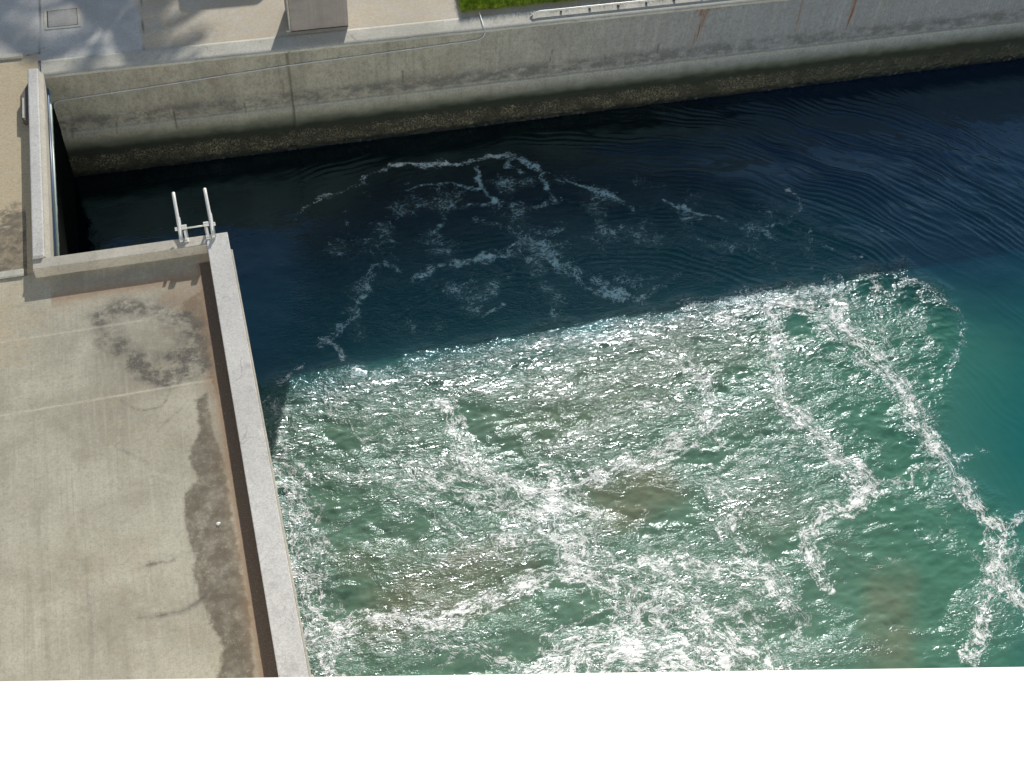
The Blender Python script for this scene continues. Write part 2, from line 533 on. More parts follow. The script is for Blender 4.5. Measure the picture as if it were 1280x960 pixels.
for l, w0, a in [([(893, -6), (880, 18), (864, 62)], .075, 1.2), ([(884, -6), (874, 24)], .08, 1.0), ([(901, -6), (893, 14)], .10, 1.0), ([(905, -4), (898, 12)], .04, .8), ([(889, -6), (885, 8)], .09, 1.0),
                 ([(1071, -6), (1064, 18), (1055, 42)], .05, 1.2), ([(1005, -6), (998, 22), (991, 48)], .03, .8), ([(915, -4), (911, 12)], .05, .9), ([(878, -4), (870, 16)], .06, .9),
                 ([(978, -4), (974, 10)], .015, .4), ([(925, -4), (921, 8)], .02, .4), ([(1108, 0), (1096, 40)], .012, .3),
                 ([(1190, 0), (1172, 40)], .01, .25)]:
    streakf(rust, l, w0, a)
for l, w0, a in [([(503, 88), (505, 112)], .018, .8), ([(690, 62), (686, 80)], .014, .9), ([(823, 55), (820, 68)], .015, 1),
                 ([(305, 128), (307, 142)], .015, .8), ([(217, 140), (221, 158)], .02, .9), ([(212, 138), (213, 150)], .012, .6), ([(756, 68), (754, 78)], .012, .9),
                 ([(145, 152), (146, 165)], .015, .7), ([(90, 155), (91, 172)], .03, .6), ([(80, 158), (83, 172)], .02, .6),
                 ([(358, 62), (366, 130), (372, 178)], .016, .95), ([(352, 100), (357, 125)], .02, .5), ([(600, 95), (600, 103)], .02, .5)]:
    streakf(drip, l, w0, a)
rust += .12 * sstep(.25, .6, fbm(gx * 1.2, gz * .7, 3, 21)) * (gx < 5) * (gz > 1.1)
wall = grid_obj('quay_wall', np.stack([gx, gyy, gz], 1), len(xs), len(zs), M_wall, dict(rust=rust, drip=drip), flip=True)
tag(wall, 'long shaded concrete quay wall with rust runs and a shell-crusted foot at the waterline', 'quay wall')

# coping: pale strip along the wall's head
xs = np.concatenate([[-2.6], np.arange(-2.55, 21, .05), [60, 300]])
cp = [(WY - .016, Z0 - .03), (WY - .016, Z0 + .004), (WY - .008, Z0 + .012), (WY + .10, Z0 + .013), (WY + .25, Z0 + .013), (WY + .40, Z0 + .013), (WY + .468, Z0 + .012), (WY + .476, Z0 + .003), (WY + .481, Z0 - .03)]
V = []
for x in xs:
    for j, (y, z) in enumerate(cp):
        V.append((x, y + (0.004 * math.sin(x * 3.1) + .003 * math.sin(x * 11) if j < 3 else 0), z))
o = grid_obj('coping', np.array(V), len(xs), len(cp), M_cop, parent=wall)

# ------------------------------------------------------------------ pier parapet (kerb wall round the pier and basin)
def kerb(name, x0, x1, y0, y1, z1, label, bev=.012, mat=M_par, parts=None):
    bm = bmesh.new()
    nx = max(2, int((x1 - x0) / .12)); ny = max(2, int((y1 - y0) / .12))
    bx = np.linspace(x0, x1, nx); by = np.linspace(y0, y1, ny)
    box(bm, x0, x1, y0, y1, Z0 - .04, z1)
    o = link(name, bm, mat, bevel=bev)
    return tag(o, label, 'parapet')


PT = Z0 + .17
M_front = concrete('front_kerb_concrete', (.64, .60, .51), (.50, .47, .40), attrs=False, streak=False)
par = kerb('parapet', -.30, PX, -30, PY, PT + .004, 'long grey concrete parapet down the right edge of the pier above the foam')
fp = kerb('parapet', -2.79, -.303, PY - .22, PY, PT, 'short concrete parapet across the pier end carrying the ladder', mat=M_front)
bm = bmesh.new(); box(bm, PX + .0005, PX + .028, -30, PY - .36, PT - .30, PT - .03)
lg = link('outer_ledge', bm, M_front, bevel=.006); lg.parent = par
bm = bmesh.new(); box(bm, .0, PX - .004, -40, PY - .004, -6, Z0 - .045)
pf = link('sea_face', bm, M_wall); pf.parent = par
bm = bmesh.new(); box(bm, LX - .01, -.003, PY - .055, PY - .006, -6, Z0 - .045)
pf = link('basin_face', bm, M_wall); pf.parent = fp


def side_face_mat():
    n = NT('dark_side_wall')
    X, Yc, Z = n.sep(n.pos)
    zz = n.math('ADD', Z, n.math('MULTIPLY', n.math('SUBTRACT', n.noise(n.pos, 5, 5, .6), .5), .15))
    c = n.mix(n.mapr(zz, 1.55, 1.66), (.0025, .003, .003), (.50, .60, .58))  # near black below, pale along the top
    n.set(Base_Color=c, Roughness=.9)
    n.b.inputs['Specular IOR Level'].default_value = .05
    return n.mat


kb = empty('side_kerb', (-2.68, 15.3, Z0))
tag(kb, 'narrow grey concrete kerb along the left side of the dark basin, with a stepped inner edge', 'kerb')
KI = Matrix.Translation(-kb.location)
bm = bmesh.new(); box(bm, -2.79, -2.615, PY + .003, 17.67, Z0 - .03, PT + .02)
o = link('kerb_top', bm, M_par, kb, bevel=.025); o.matrix_parent_inverse = KI
bm = bmesh.new()
vs = [bm.verts.new(p) for y in (PY + .004, 17.64) for p in [(-2.613, y, PT - .0), (-2.553, y, PT - .09), (-2.553, y, Z0 - .2), (-2.613, y, Z0 - .2)]]
for f in ((0, 1, 5, 4), (1, 2, 6, 5), (2, 3, 7, 6), (3, 0, 4, 7), (0, 3, 2, 1), (4, 5, 6, 7)): bm.faces.new([vs[k] for k in f])
o = link('kerb_step', bm, M_front, kb, bevel=.01); o.matrix_parent_inverse = KI
bm = bmesh.new(); box(bm, -2.77, -2.63, PY + .015, PY + .075, PT + .021, PT + .045)
o = link('kerb_end_cap', bm, M_par, kb, bevel=.006); o.matrix_parent_inverse = KI
bm = bmesh.new(); box(bm, LX - .011, LX, PY + .002, 17.64, -6, Z0 - .201)
o = link('side_face', bm, side_face_mat(), kb); o.matrix_parent_inverse = KI

# ------------------------------------------------------------------ pipes
M_pipe = paint('grey_pipe_plastic', (.66, .70, .73), .4)
M_pale = paint('pale_pipe_coating', (.62, .72, .66), .35)
M_gap = paint('shaded_gap_blue', (.10, .16, .28), .4)


def arc(p0, p1, p2, n=6):
    return [tuple((1 - t) ** 2 * a + 2 * t * (1 - t) * b + t * t * c for a, b, c in zip(p0, p1, p2)) for t in np.linspace(0, 1, n)]


cd = empty('conduit', (1.5, WY - .03, 1.7))
tag(cd, 'thin white conduit running along the shaded quay wall and turning up over the coping', 'conduit')
pts = []
for px, py in [(74, 126), (200, 107), (360, 82), (480, 66), (590, 51)]:
    x, z = unY(px, py, WY - .035); pts.append((x, WY - .035, z))
x6, z6 = unY(606, 43, WY - .035)
a_ = pts[-1]
pts += arc(a_, (x6 - .01, WY - .035, a_[2] + .0), (x6, WY - .035, a_[2] + .14))[1:]
pts += arc((x6, WY - .035, Z0 - .02), (x6, WY - .035, Z0 + .035), (x6 + .0, WY + .06, Z0 + .04))
e = un(599, 13, Z0)
pts.append((e[0], e[1] + .25, Z0 + .035))
# corner bend into the side wall
p0 = pts[0]
pre = arc((-2.53, WY - .16, p0[2] - .05), (-2.53, WY - .035, p0[2] - .03), p0, 7)[:-1]
bm = bmesh.new(); tube(bm, pre + pts, .009, 8)
o = link('conduit_pipe', bm, M_pipe, cd, smooth=True); o.matrix_parent_inverse = Matrix.Translation(-cd.location)
for px, py in [(140, 116), (250, 99), (343, 84.5), (430, 73), (520, 60.5)]:
    x, z = unY(px, py, WY - .035)
    bm = bmesh.new(); box(bm, x - .007, x + .007, WY - .049, WY + .0, z - .014, z + .014)
    o = link('pipe_clip', bm, M_pipe, cd, bevel=.003); o.matrix_parent_inverse = Matrix.Translation(-cd.location)

bm = bmesh.new(); tube(bm, [(-2.52, 17.50, 1.90), (-2.512, 15.5, 1.90), (-2.51, PY + .01, 1.90)], .021, 12)
tag(link('side_pipe_or_gap', bm, M_pale, smooth=True), 'pale green pipe fixed low along the inner side of the left kerb', 'pipe')
bm = bmesh.new(); tube(bm, [(-2.532, 17.50, 1.965), (-2.53, 15.5, 1.965), (-2.53, PY + .01, 1.965)], .015, 12)  # dark tube added where only a shaded gap shows
tag(link('side_pipe_or_gap', bm, M_gap, smooth=True), 'dark blue tube added as the shaded gap between the left kerb and the pale green pipe', 'pipe')

# ------------------------------------------------------------------ ladder
M_white = paint('white_ladder_paint', (.82, .82, .78), .35, dirt=.18)
M_ladgrey = paint('grey_ladder_metal', (.42, .43, .42), .4, dirt=.2)
lb = Vector((-.42, PY - .06, PT))
lad = empty('ladder', lb)
tag(lad, 'white metal ladder with two handrails reaching out over the dark basin from the end parapet', 'ladder')


def addp(name, bm, mat, parent, **k):
    o = link(name, bm, mat, parent, **k)
    o.matrix_parent_inverse = Matrix.Translation(-lad.location)
    return o


for s, xx in ((-1, -.66), (1, -.185)):
    y0, y1 = 12.80, 13.76
    p = [(xx, y0, PT + .032), (xx, y0 + .12, PT + .04), (xx, y0 + .5, PT + .10), (xx - .004, y1 - .2, PT + .165), (xx - .006, y1, PT + .17)]
    bm = bmesh.new(); tube(bm, p, .026, 16)
    addp('handrail', bm, M_white, lad, smooth=True, bevel=.008)
    bm = bmesh.new(); tube(bm, [(xx + .014, y0 + .02, PT + .026), (xx + .012, y0 + .48, PT + .075)], .024, 14)
    addp('hinge_tube', bm, M_ladgrey, lad, smooth=True)
    xi = xx - s * .075
    bm = bmesh.new()
    tube(bm, [(xi - .04, 12.99, PT + .135), (xi + .04, 12.99, PT + .135)], .036, 14)
    tube(bm, [(xi - .0, 12.93, PT + .12), (xi, 12.84, PT + .012)], .019, 10)
    box(bm, xi - .035, xi + .035, 12.80, 12.88, PT + .0015, PT + .016)
    addp('mounting_bracket', bm, M_white, lad, smooth=False, bevel=.004)
    bm = bmesh.new(); tube(bm, [(xx + s * .028, 12.985, PT + .12), (xx + s * .062, 12.985, PT + .12)], .028, 12)
    addp('pivot_cap', bm, M_white, lad, smooth=False)
bm = bmesh.new(); tube(bm, [(-.60, 12.985, PT + .115), (-.25, 12.985, PT + .115)], .012, 10)
addp('pivot_bar', bm, M_white, lad, smooth=True)
for s, xx in ((-1, -.57), (1, -.275)):
    bm = bmesh.new(); tube(bm, [(xx, 12.985, PT + .112), (xx, 12.965, PT - .05), (xx, 12.965, -1.0)], .02, 10)
    addp('stringer', bm, M_ladgrey, lad, smooth=True)
for k in range(7):
    zr = PT - .25 - .3 * k
    bm = bmesh.new(); tube(bm, [(-.56, 12.965, zr), (-.285, 12.965, zr)], .016, 10)
    addp('rung', bm, M_white, lad, smooth=True)

# ------------------------------------------------------------------ concrete pillar on the quay
def pillar_mat():
    n = NT('pillar_concrete')
    a = n.noise(n.pos, 3, 6, .65); b = n.noise(n.pos, 60, 4, .7)
    st = n.noise(n.scale(n.pos, 10, 10, .5), 1, 4, .6)
    c = n.mix(n.mapr(a, .35, .7), (.36, .32, .30), (.27, .24, .225))
    c = n.mix(n.mapr(st, .5, .75, 0, .4), c, (.22, .2, .18))
    c = n.mix(n.mapr(b, .4, .7, 0, .3), c, (.5, .47, .43))
    n.set(Base_Color=c, Roughness=.85, Normal=n.bump(b, .4, .005))
    return n.mat


M_pil = pillar_mat()
pil = empty('concrete_pedestal', (2.32, 18.6, Z0))
tag(pil, 'blocky grey-brown concrete pedestal standing at the edge of the quay wall', 'pedestal')


def pp(name, bm, mat, **k):
    o = link(name, bm, mat, pil, **k); o.matrix_parent_inverse = Matrix.Translation(-pil.location); return o


bm = bmesh.new(); box(bm, 1.835, 2.91, 18.25, 19.05, Z0 + .02, Z0 + 1.25); pp('body', bm, M_pil, bevel=.012)
bm = bmesh.new(); box(bm, 1.84, 2.905, 18.262, 19.04, Z0 - .01, Z0 + .022); pp('base_joint', bm, paint('joint_filler', (.03, .028, .025), .9))
bm = bmesh.new(); box(bm, 1.79, 2.955, 18.21, 19.09, Z0 + 1.252, Z0 + 1.33); pp('cap', bm, M_cop, bevel=.012)
bm = bmesh.new(); box(bm, 1.80, 1.832, 18.27, 18.33, Z0 + .001, Z0 + 1.2); pp('edge_trim', bm, M_cop, bevel=.004)
bm = bmesh.new(); box(bm, 1.74, 1.82, 18.24, 18.31, Z0 + .013, Z0 + .05); pp('foot_block', bm, M_cop, bevel=.006)

# ------------------------------------------------------------------ hatch in the pavement
M_steel = paint('dull_steel_lid', (.27, .27, .265), .6, dirt=.5, scale=18)
c4 = [un(58, 13, Z0), un(92, 8, Z0), un(97, 28, Z0), un(60, 32, Z0)]
hx0, hx1, hy0, hy1 = -2.47, -1.93, 19.16, 19.72
ht = empty('access_hatch', ((hx0 + hx1) / 2, (hy0 + hy1) / 2, Z0))
tag(ht, 'square grey access hatch set in the pale pavement at the top left', 'hatch')
bm = bmesh.new()
for a in ((hx0 - .05, hx1 + .05, hy0 - .05, hy0), (hx0 - .05, hx1 + .05, hy1, hy1 + .05), (hx0 - .05, hx0, hy0 + .001, hy1 - .001), (hx1, hx1 + .05, hy0 + .001, hy1 - .001)):
    box(bm, a[0], a[1], a[2], a[3], Z0 - .02, Z0 + .012)
o = link('hatch_frame', bm, M_cop, ht); o.matrix_parent_inverse = Matrix.Translation(-ht.location)
bm = bmesh.new(); box(bm, hx0 + .02, hx1 - .01, hy0 + .02, hy1 - .01, Z0 - .02, Z0 + .008)
o = link('hatch_lid', bm, M_steel, ht, bevel=.003); o.matrix_parent_inverse = Matrix.Translation(-ht.location)
bm = bmesh.new(); box(bm, hx0 + .001, hx1 - .001, hy0 + .001, hy1 - .001, Z0 - .021, Z0 + .0045)
o = link('hatch_recess', bm, paint('recess_shadow_dirt', (.03, .03, .03), .9), ht); o.matrix_parent_inverse = Matrix.Translation(-ht.location)

# small bracket beside the left kerb
br = empty('wall_bracket', (-3.05, 17.5, Z0))
tag(br, 'small dark metal bracket with a pale strip on the outer side of the left kerb', 'bracket')
bm = bmesh.new()
vs = [bm.verts.new(p) for p in [(-2.795, 17.35, Z0 + .01), (-2.795, 16.30, Z0 + .01), (-2.91, 16.38, Z0 + .01), (-2.91, 17.05, Z0 + .01)]]
vt = [bm.verts.new(v.co + Vector((0, 0, .10))) for v in vs]
bm.faces.new(vs[::-1]); bm.faces.new(vt)
for i in range(4): bm.faces.new((vs[i], vs[(i + 1) % 4], vt[(i + 1) % 4], vt[i]))
o = link('bracket_plate', bm, paint('dark_bracket_paint', (.10, .085, .07), .6), br); o.matrix_parent_inverse = Matrix.Translation(-br.location)
bm = bmesh.new(); box(bm, -2.90, -2.87, 16.4, 16.95, Z0 + .111, Z0 + .122)
o = link('pale_strip', bm, M_cop, br); o.matrix_parent_inverse = Matrix.Translation(-br.location)

# ------------------------------------------------------------------ low white rail on the coping
M_post = paint('dark_post_steel', (.10, .10, .10), .6)
rl = empty('low_rail', (6.4, WY + .2, Z0))
tag(rl, 'low white pipe rail on short posts along the coping beside the grass', 'rail')
ry = WY + .325
bm = bmesh.new()
tube(bm, [(6.42, ry - .05, Z0 + .03), (6.47, ry - .04, Z0 + .065), (6.62, ry + .0, Z0 + .072), (14, ry, Z0 + .072), (40, ry, Z0 + .072)], .016, 10)
o = link('rail_pipe', bm, M_white, rl, smooth=True); o.matrix_parent_inverse = Matrix.Translation(-rl.location)
x = 6.46
while x < 40:
    bm = bmesh.new(); box(bm, x - .014, x + .014, ry - .05, ry + .02, Z0 + .0135, Z0 + .05)
    o = link('post', bm, M_post, rl, bevel=.004); o.matrix_parent_inverse = Matrix.Translation(-rl.location)
    x += .60 if x < 12 else 2.5

# ------------------------------------------------------------------ grass strip (stuff)
ng = NT('grass_blades')
g1 = ng.noise(ng.pos, 9, 3, .6)
ng.set(Base_Color=ng.mix(ng.mapr(g1, .35, .7), (.12, .24, .015), (.44, .54, .05)), Roughness=.6)
ng.b.inputs['Subsurface Weight'].default_value = 0.0
ng.mat.node_tree.nodes['Principled BSDF'].inputs['Specular IOR Level'].default_value = .2
nb = 34000
bxp = 5.17 + rng.random(nb) ** 1.25 * 9; byp = 18.34 + rng.random(nb) ** 1.4 * 1.1
bxp += (byp - 18.4) * .12 - .04 * rng.random(nb)
edge = .05 * fbm(bxp * 4, bxp * 0, 3, 2); byp = byp + edge
hh = .04 + .11 * rng.random(nb) ** 1.5; an = rng.random(nb) * 2 * np.pi; le = .03 + .07 * rng.random(nb); wd = .0035 + .003 * rng.random(nb)
ld = rng.random(nb) * 2 * np.pi
dx, dy = np.cos(an) * wd, np.sin(an) * wd
lx, ly = np.cos(ld) * le, np.sin(ld) * le - .05 * np.exp(-(byp - 18.34) / .12)
zb = np.full(nb, Z0 + .02)
v0 = np.stack([bxp - dx, byp - dy, zb], 1); v1 = np.stack([bxp + dx, byp + dy, zb], 1)
v2 = np.stack([bxp + dx * .8 + lx * .35, byp + dy * .8 + ly * .35, zb + hh * .65], 1)
v3 = np.stack([bxp - dx * .8 + lx * .35, byp - dy * .8 + ly * .35, zb + hh * .65], 1)
v4 = np.stack([bxp + lx, byp + ly, zb + hh], 1)
Vg = np.stack([v0, v1, v2, v3, v4], 1).reshape(-1, 3)
fc = []
for i in range(nb):
    b = i * 5
    fc.append((b, b + 1, b + 2, b + 3)); fc.append((b + 3, b + 2, b + 4))
me = bpy.data.meshes.new('grass'); me.from_pydata(Vg.tolist(), [], fc); me.materials.append(ng.mat)
og = bpy.data.objects.new('grass', me); COL.objects.link(og)
tag(og, 'bright green grass edging the quay coping behind the low rail', 'grass', kind='stuff')
bm = bmesh.new()
vs = [bm.verts.new(p) for p in [(5.2, 18.42, Z0 + .02), (40, 18.42, Z0 + .02), (40, 26, Z0 + .02), (5.9, 26, Z0 + .02)]]
bm.faces.new(vs)
vb = [bm.verts.new(v.co - Vector((0, 0, .02))) for v in vs]
for i in range(4): bm.faces.new((vs[i], vs[(i + 1) % 4], vb[(i + 1) % 4], vb[i]))
tag(link('soil_bed', bm, paint('turf_soil', (.10, .13, .03), .9, dirt=.5, scale=14)), kind='structure')

# ------------------------------------------------------------------ palms beyond the top of the picture (they shade the pavement)
M_trunk = paint('palm_bark', (.22, .17, .12), .9, dirt=.6, scale=9, bump=.8)
M_frond = paint('palm_frond_green', (.06, .11, .03), .55)


def palm(x, y, h, seed, label, nf=18, rad=2.2):
    r = random.Random(seed)
    t = empty('palm_tree', (x, y, Z0)); tag(t, label, 'palm tree', 'palm trees on the quay')
    bm = bmesh.new()
    tube(bm, [(0.25 * math.sin(k * .5) * k / 10, 0.05 * k, h * k / 9) for k in range(10)], .19, 12, True, .12)
    tube(bm, [(.25 * math.sin(4.5) * .9, .45, h - .15), (.25 * math.sin(4.5) * .9, .45, h + .25)], .17, 12, True, .1)
    link('trunk', bm, M_trunk, t, smooth=True)
    top = Vector((.25 * math.sin(4.5) * .9, .45, h + .1))
    for k in range(nf):
        a = 2 * math.pi * k / nf + r.uniform(-.15, .15); el = r.uniform(-.1, 1.1)
        bm = bmesh.new(); pts = []
        L = rad * r.uniform(.85, 1.15)
        for q in range(11):
            s = q / 10
            rr = L * s * math.cos(el * (1 - s * .3)); zz = L * (math.sin(el) * s - .62 * s * s)
            pts.append(top + Vector((math.cos(a) * rr, math.sin(a) * rr, zz)))
        tube(bm, pts, .022, 6, True, .006)
        side = Vector((-math.sin(a), math.cos(a), 0))
        for q in range(44):
            s = .12 + .88 * q / 44
            i = min(int(s * 10), 9); p = pts[i].lerp(pts[i + 1], s * 10 - i); dr = (pts[i + 1] - pts[i]).normalized()
            ll = .62 * math.sin(math.pi * (.12 + .85 * s)) ** .6 * r.uniform(.8, 1.1)
            for sg in (-1, 1):
                tip = p + side * sg * ll * .8 + dr * ll * .5 + Vector((0, 0, -ll * r.uniform(.2, .55)))
                w_ = dr * .030
                bm.faces.new([bm.verts.new(p - w_), bm.verts.new(p + w_), bm.verts.new(tip)])
        link('frond', bm, M_frond, t)
    return t


tE = math.tan(EL)


def caster(px, py, dh):                     # where a thing dh above the quay stands to shade a given pavement point
    g = un(px, py, Z0); k = dh / tE
    return g[0] + math.sin(AZ) * k, g[1] + math.cos(AZ) * k


cx, cy = caster(160, 10, 4.6)
palm(cx, cy - .4, 4.6, 3, 'tall slender palm tree standing back from the quay edge')
cx, cy = caster(60, -40, 5.6)
palm(cx - .6, cy, 5.6, 9, 'taller palm tree further left along the quay', nf=15)

# rounded cabinet added beyond the frame to cast the shadow at the top
cx, cy = caster(282, 10, 1.35)
cx -= .12; cy -= .14
blk = empty('shadow_blocker', (cx, cy, Z0)); tag(blk, 'unseen round-cornered cabinet on the quay pavement', 'blocker')
M_blocker = paint('blocker_paint', (.35, .38, .36), .4)
bm = bmesh.new(); box(bm, -.82, .82, 0, .6, .08, 1.35)
o = link('blocker_body', bm, M_blocker, blk); b = o.modifiers.new('bevel', 'BEVEL'); b.width = .16; b.segments = 6
bm = bmesh.new(); box(bm, -.86, .86, -.03, .63, 0, .08); link('blocker_plinth', bm, M_cop, blk)
for s in (-1, 1):
    bm = bmesh.new(); box(bm, min(s * .03, s * .7), max(s * .03, s * .7), -.012, .02, .25, 1.15); d = link('blocker_door', bm, M_blocker, blk, bevel=.004)
    bm = bmesh.new(); box(bm, s * .08 - .01, s * .08 + .01, -.04, -.013, .6, .75); link('handle', bm, M_steel, d)

# paint chip on the deck
bm = bmesh.new()
c = un(273, 655, Z0)
bmesh.ops.create_icosphere(bm, subdivisions=2, radius=.028)
for v in bm.verts:
    v.co = Vector((v.co.x * (1 + .2 * math.sin(v.co.y * 90)), v.co.y * .9, v.co.z * .35)) + Vector((c[0], c[1], Z0 + .008))
tag(link('pebble', bm, M_white, smooth=True), 'small white pebble lying on the dark stained pier deck', 'pebble')

# ------------------------------------------------------------------ ship's bulwark under the photographer
M_ship = paint('white_ship_paint', (.90, .90, .885), .35, dirt=.02, scale=6, bump=.02)
zr = CH - .95
A = un(0, 847.5, zr); B = un(1280, 829.5, zr)
d2 = (B - A) / np.linalg.norm(B - A); nrm = np.array([-d2[1], d2[0]])       # outward
if nrm[1] < 0: nrm = -nrm
ship = empty('ship', (A[0], A[1], zr))
tag(ship, 'white painted ship side rail filling the bottom of the view', 'ship')
prof2 = [(o_, z_ + .018) for o_, z_ in [(0, -.12), (-.0, -.06), (.0, -.03), (-.006, -.012), (-.018, .0), (-.12, .07), (-.2, .11), (-.235, .118), (-.27, .11), (-.285, .09), (-.285, -.12)]]


def sweep(name, prof, mat, l0, l1, n=2):
    V = []
    for s in np.linspace(l0, l1, n):
        for (o_, z_) in prof:
            p = d2 * s + nrm * o_
            V.append((p[0], p[1], z_))
    return grid_obj(name, np.array(V), n, len(prof), mat, smooth=True, parent=ship)


o = sweep('rail_cap', prof2, M_ship, -14, 30, 60)
o = sweep('bulwark', [(-.03, -.121), (-.03, -1.1), (-.03, -1.15), (-.02, -14.5), (-.25, -14.5), (-.25, -.121)], M_ship, -14, 30)
for p in o.data.polygons: p.use_smooth = False
o = sweep('deck', [(-.255, -1.15), (-2.6, -1.15), (-2.6, -1.25), (-.255, -1.25)], paint('ship_deck_paint', (.25, .30, .28), .7), -14, 30)
for p in o.data.polygons: p.use_smooth = False

# ------------------------------------------------------------------ water
W = lambda l: [un(px, py, 0.0) for px, py in l]
fx = np.arange(-2.9, 20.5, .026); fy = np.arange(3.6, 18.0, .026)
xs = np.concatenate([-np.geomspace(400, 3.2, 14), fx, 20.5 + np.geomspace(.1, 500, 22)])
ys = np.concatenate([3.6 - np.geomspace(400, .15, 20), fy, [18.3, 19]])
GX, GY = np.meshgrid(xs, ys, indexing='ij'); gx, gy = GX.ravel(), GY.ravel()

# the area stirred by the propeller wash
zone = W([(300, 500), (350, 470), (500, 440), (720, 400), (900, 365), (1060, 335), (1130, 325), (1190, 365), (1220, 420), (1200, 480),
          (1190, 540), (1220, 600), (1280, 640), (1330, 700), (1290, 860), (1100, 1000), (300, 1000)])
wx = gx + .25 * fbm(gx * 1.1, gy * 1.1, 3, 31); wy = gy + .25 * fbm(gx * 1.1, gy * 1.1, 3, 41)
zs_ = sdf(wx, wy, zone)
wash = sstep(-.15, .6, zs_)
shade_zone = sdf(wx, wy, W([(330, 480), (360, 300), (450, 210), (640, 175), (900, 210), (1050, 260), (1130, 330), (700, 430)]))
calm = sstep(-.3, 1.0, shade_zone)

# swirling flow, used to draw the noise out into filaments
cs = .08
qx = np.arange(-4, 22, cs); qy = np.arange(2, 19.5, cs)
QX, QY = np.meshgrid(qx, qy, indexing='ij')
psi = 1.0 * perlin(QX / 1.9, QY / 1.5, 51) + .30 * perlin(QX / .8, QY / .65, 52)
PU = np.gradient(psi, cs, axis=1); PV = -np.gradient(psi, cs, axis=0)


def samp(A_, x, y):
    u = np.clip((x - qx[0]) / cs, 0, len(qx) - 1.001); v = np.clip((y - qy[0]) / cs, 0, len(qy) - 1.001)
    i = u.astype(int); j = v.astype(int); a = u - i; b = v - j
    return (A_[i, j] * (1 - a) * (1 - b) + A_[i + 1, j] * a * (1 - b) + A_[i, j + 1] * (1 - a) * b + A_[i + 1, j + 1] * a * b)


ax_, ay_ = gx.copy(), gy.copy()
infl = np.maximum(wash, .6 * calm) + .15
for _ in range(14):
    u_, v_ = samp(PU, ax_, ay_), samp(PV, ax_, ay_)
    ax_ -= u_ * .022 * infl; ay_ -= v_ * .022 * infl

# foam density from the streaks seen in the wash
SUN = [
    ([(350, 590), (372, 640), (368, 700), (395, 770), (420, 850)], .24, .75), ([(345, 500), (352, 560), (345, 620)], .14, .55),
    ([(375, 650), (400, 690), (385, 760)], .12, .7),
    ([(560, 500), (575, 560), (600, 590), (650, 612), (705, 608), (780, 582), (850, 560), (895, 515), (880, 470), (840, 450)], .12, .85),
    ([(640, 600), (670, 640), (700, 690), (760, 712), (850, 702), (950, 722), (1000, 765)], .13, .8),
    ([(520, 590), (600, 620), (690, 650), (760, 720), (800, 790)], .24, .72), ([(600, 590), (650, 640), (640, 690)], .2, .7),
    ([(690, 600), (690, 640), (720, 690)], .2, .85),
    ([(680, 845), (730, 808), (790, 790), (830, 740), (900, 790), (960, 840)], .26, .85), ([(720, 840), (800, 810), (900, 830)], .3, .9),
    ([(800, 745), (860, 770), (930, 760)], .2, .7), ([(800, 790), (850, 820), (930, 800)], .25, .75),
    ([(385, 805), (450, 772), (490, 768), (515, 785), (580, 765), (650, 735), (700, 712), (760, 730)], .09, .9),
    ([(400, 820), (470, 800), (560, 800), (640, 830)], .14, .6),
    ([(935, 365), (975, 400), (968, 470), (985, 520), (1040, 560), (1092, 605), (1070, 632), (1020, 640), (1005, 680), (1035, 735)], .10, .9),
    ([(1000, 520), (1050, 580), (1090, 610)], .12, .9), ([(1060, 636), (1110, 605), (1175, 582), (1230, 560)], .06, .6),
    ([(1040, 350), (1048, 405), (1095, 445), (1138, 500), (1150, 545), (1195, 582), (1212, 625), (1255, 665), (1238, 720), (1290, 765)], .12, .82),
    ([(1090, 340), (1100, 420), (1150, 520)], .07, .6),
    ([(1245, 690), (1230, 760), (1212, 825)], .08, .8), ([(1250, 670), (1290, 640)], .06, .8), ([(1262, 720), (1285, 770)], .07, .8),
    ([(895, 610), (925, 630), (905, 670), (950, 705), (985, 740), (1005, 805)], .13, .7), ([(870, 600), (960, 650)], .16, .5),
    ([(1128, 345), (1180, 372), (1208, 415), (1190, 462)], .06, .6), ([(1080, 345), (1140, 400), (1165, 440)], .08, .5),
    ([(400, 480), (440, 530), (470, 560), (560, 580)], .13, .55), ([(480, 600), (540, 640), (600, 690)], .12, .6),
    ([(400, 590), (480, 600), (560, 600)], .1, .6), ([(700, 560), (760, 520), (830, 505), (890, 510)], .13, .6),
    ([(900, 400), (950, 380), (1030, 385)], .16, .75), ([(860, 380), (960, 372), (1020, 362)], .1, .75),
    ([(540, 510), (620, 480), (720, 450), (820, 430), (900, 400)], .22, .42), ([(430, 500), (560, 460), (700, 425), (850, 395)], .16, .42),
    ([(1020, 400), (1060, 440), (1120, 470)], .09, .7), ([(1050, 730), (1130, 690), (1200, 640)], .06, .4),
    ([(740, 640), (700, 620)], .15, .8), ([(960, 590), (900, 560), (880, 520)], .12, .5), ([(810, 640), (790, 680)], .02, .5),
]
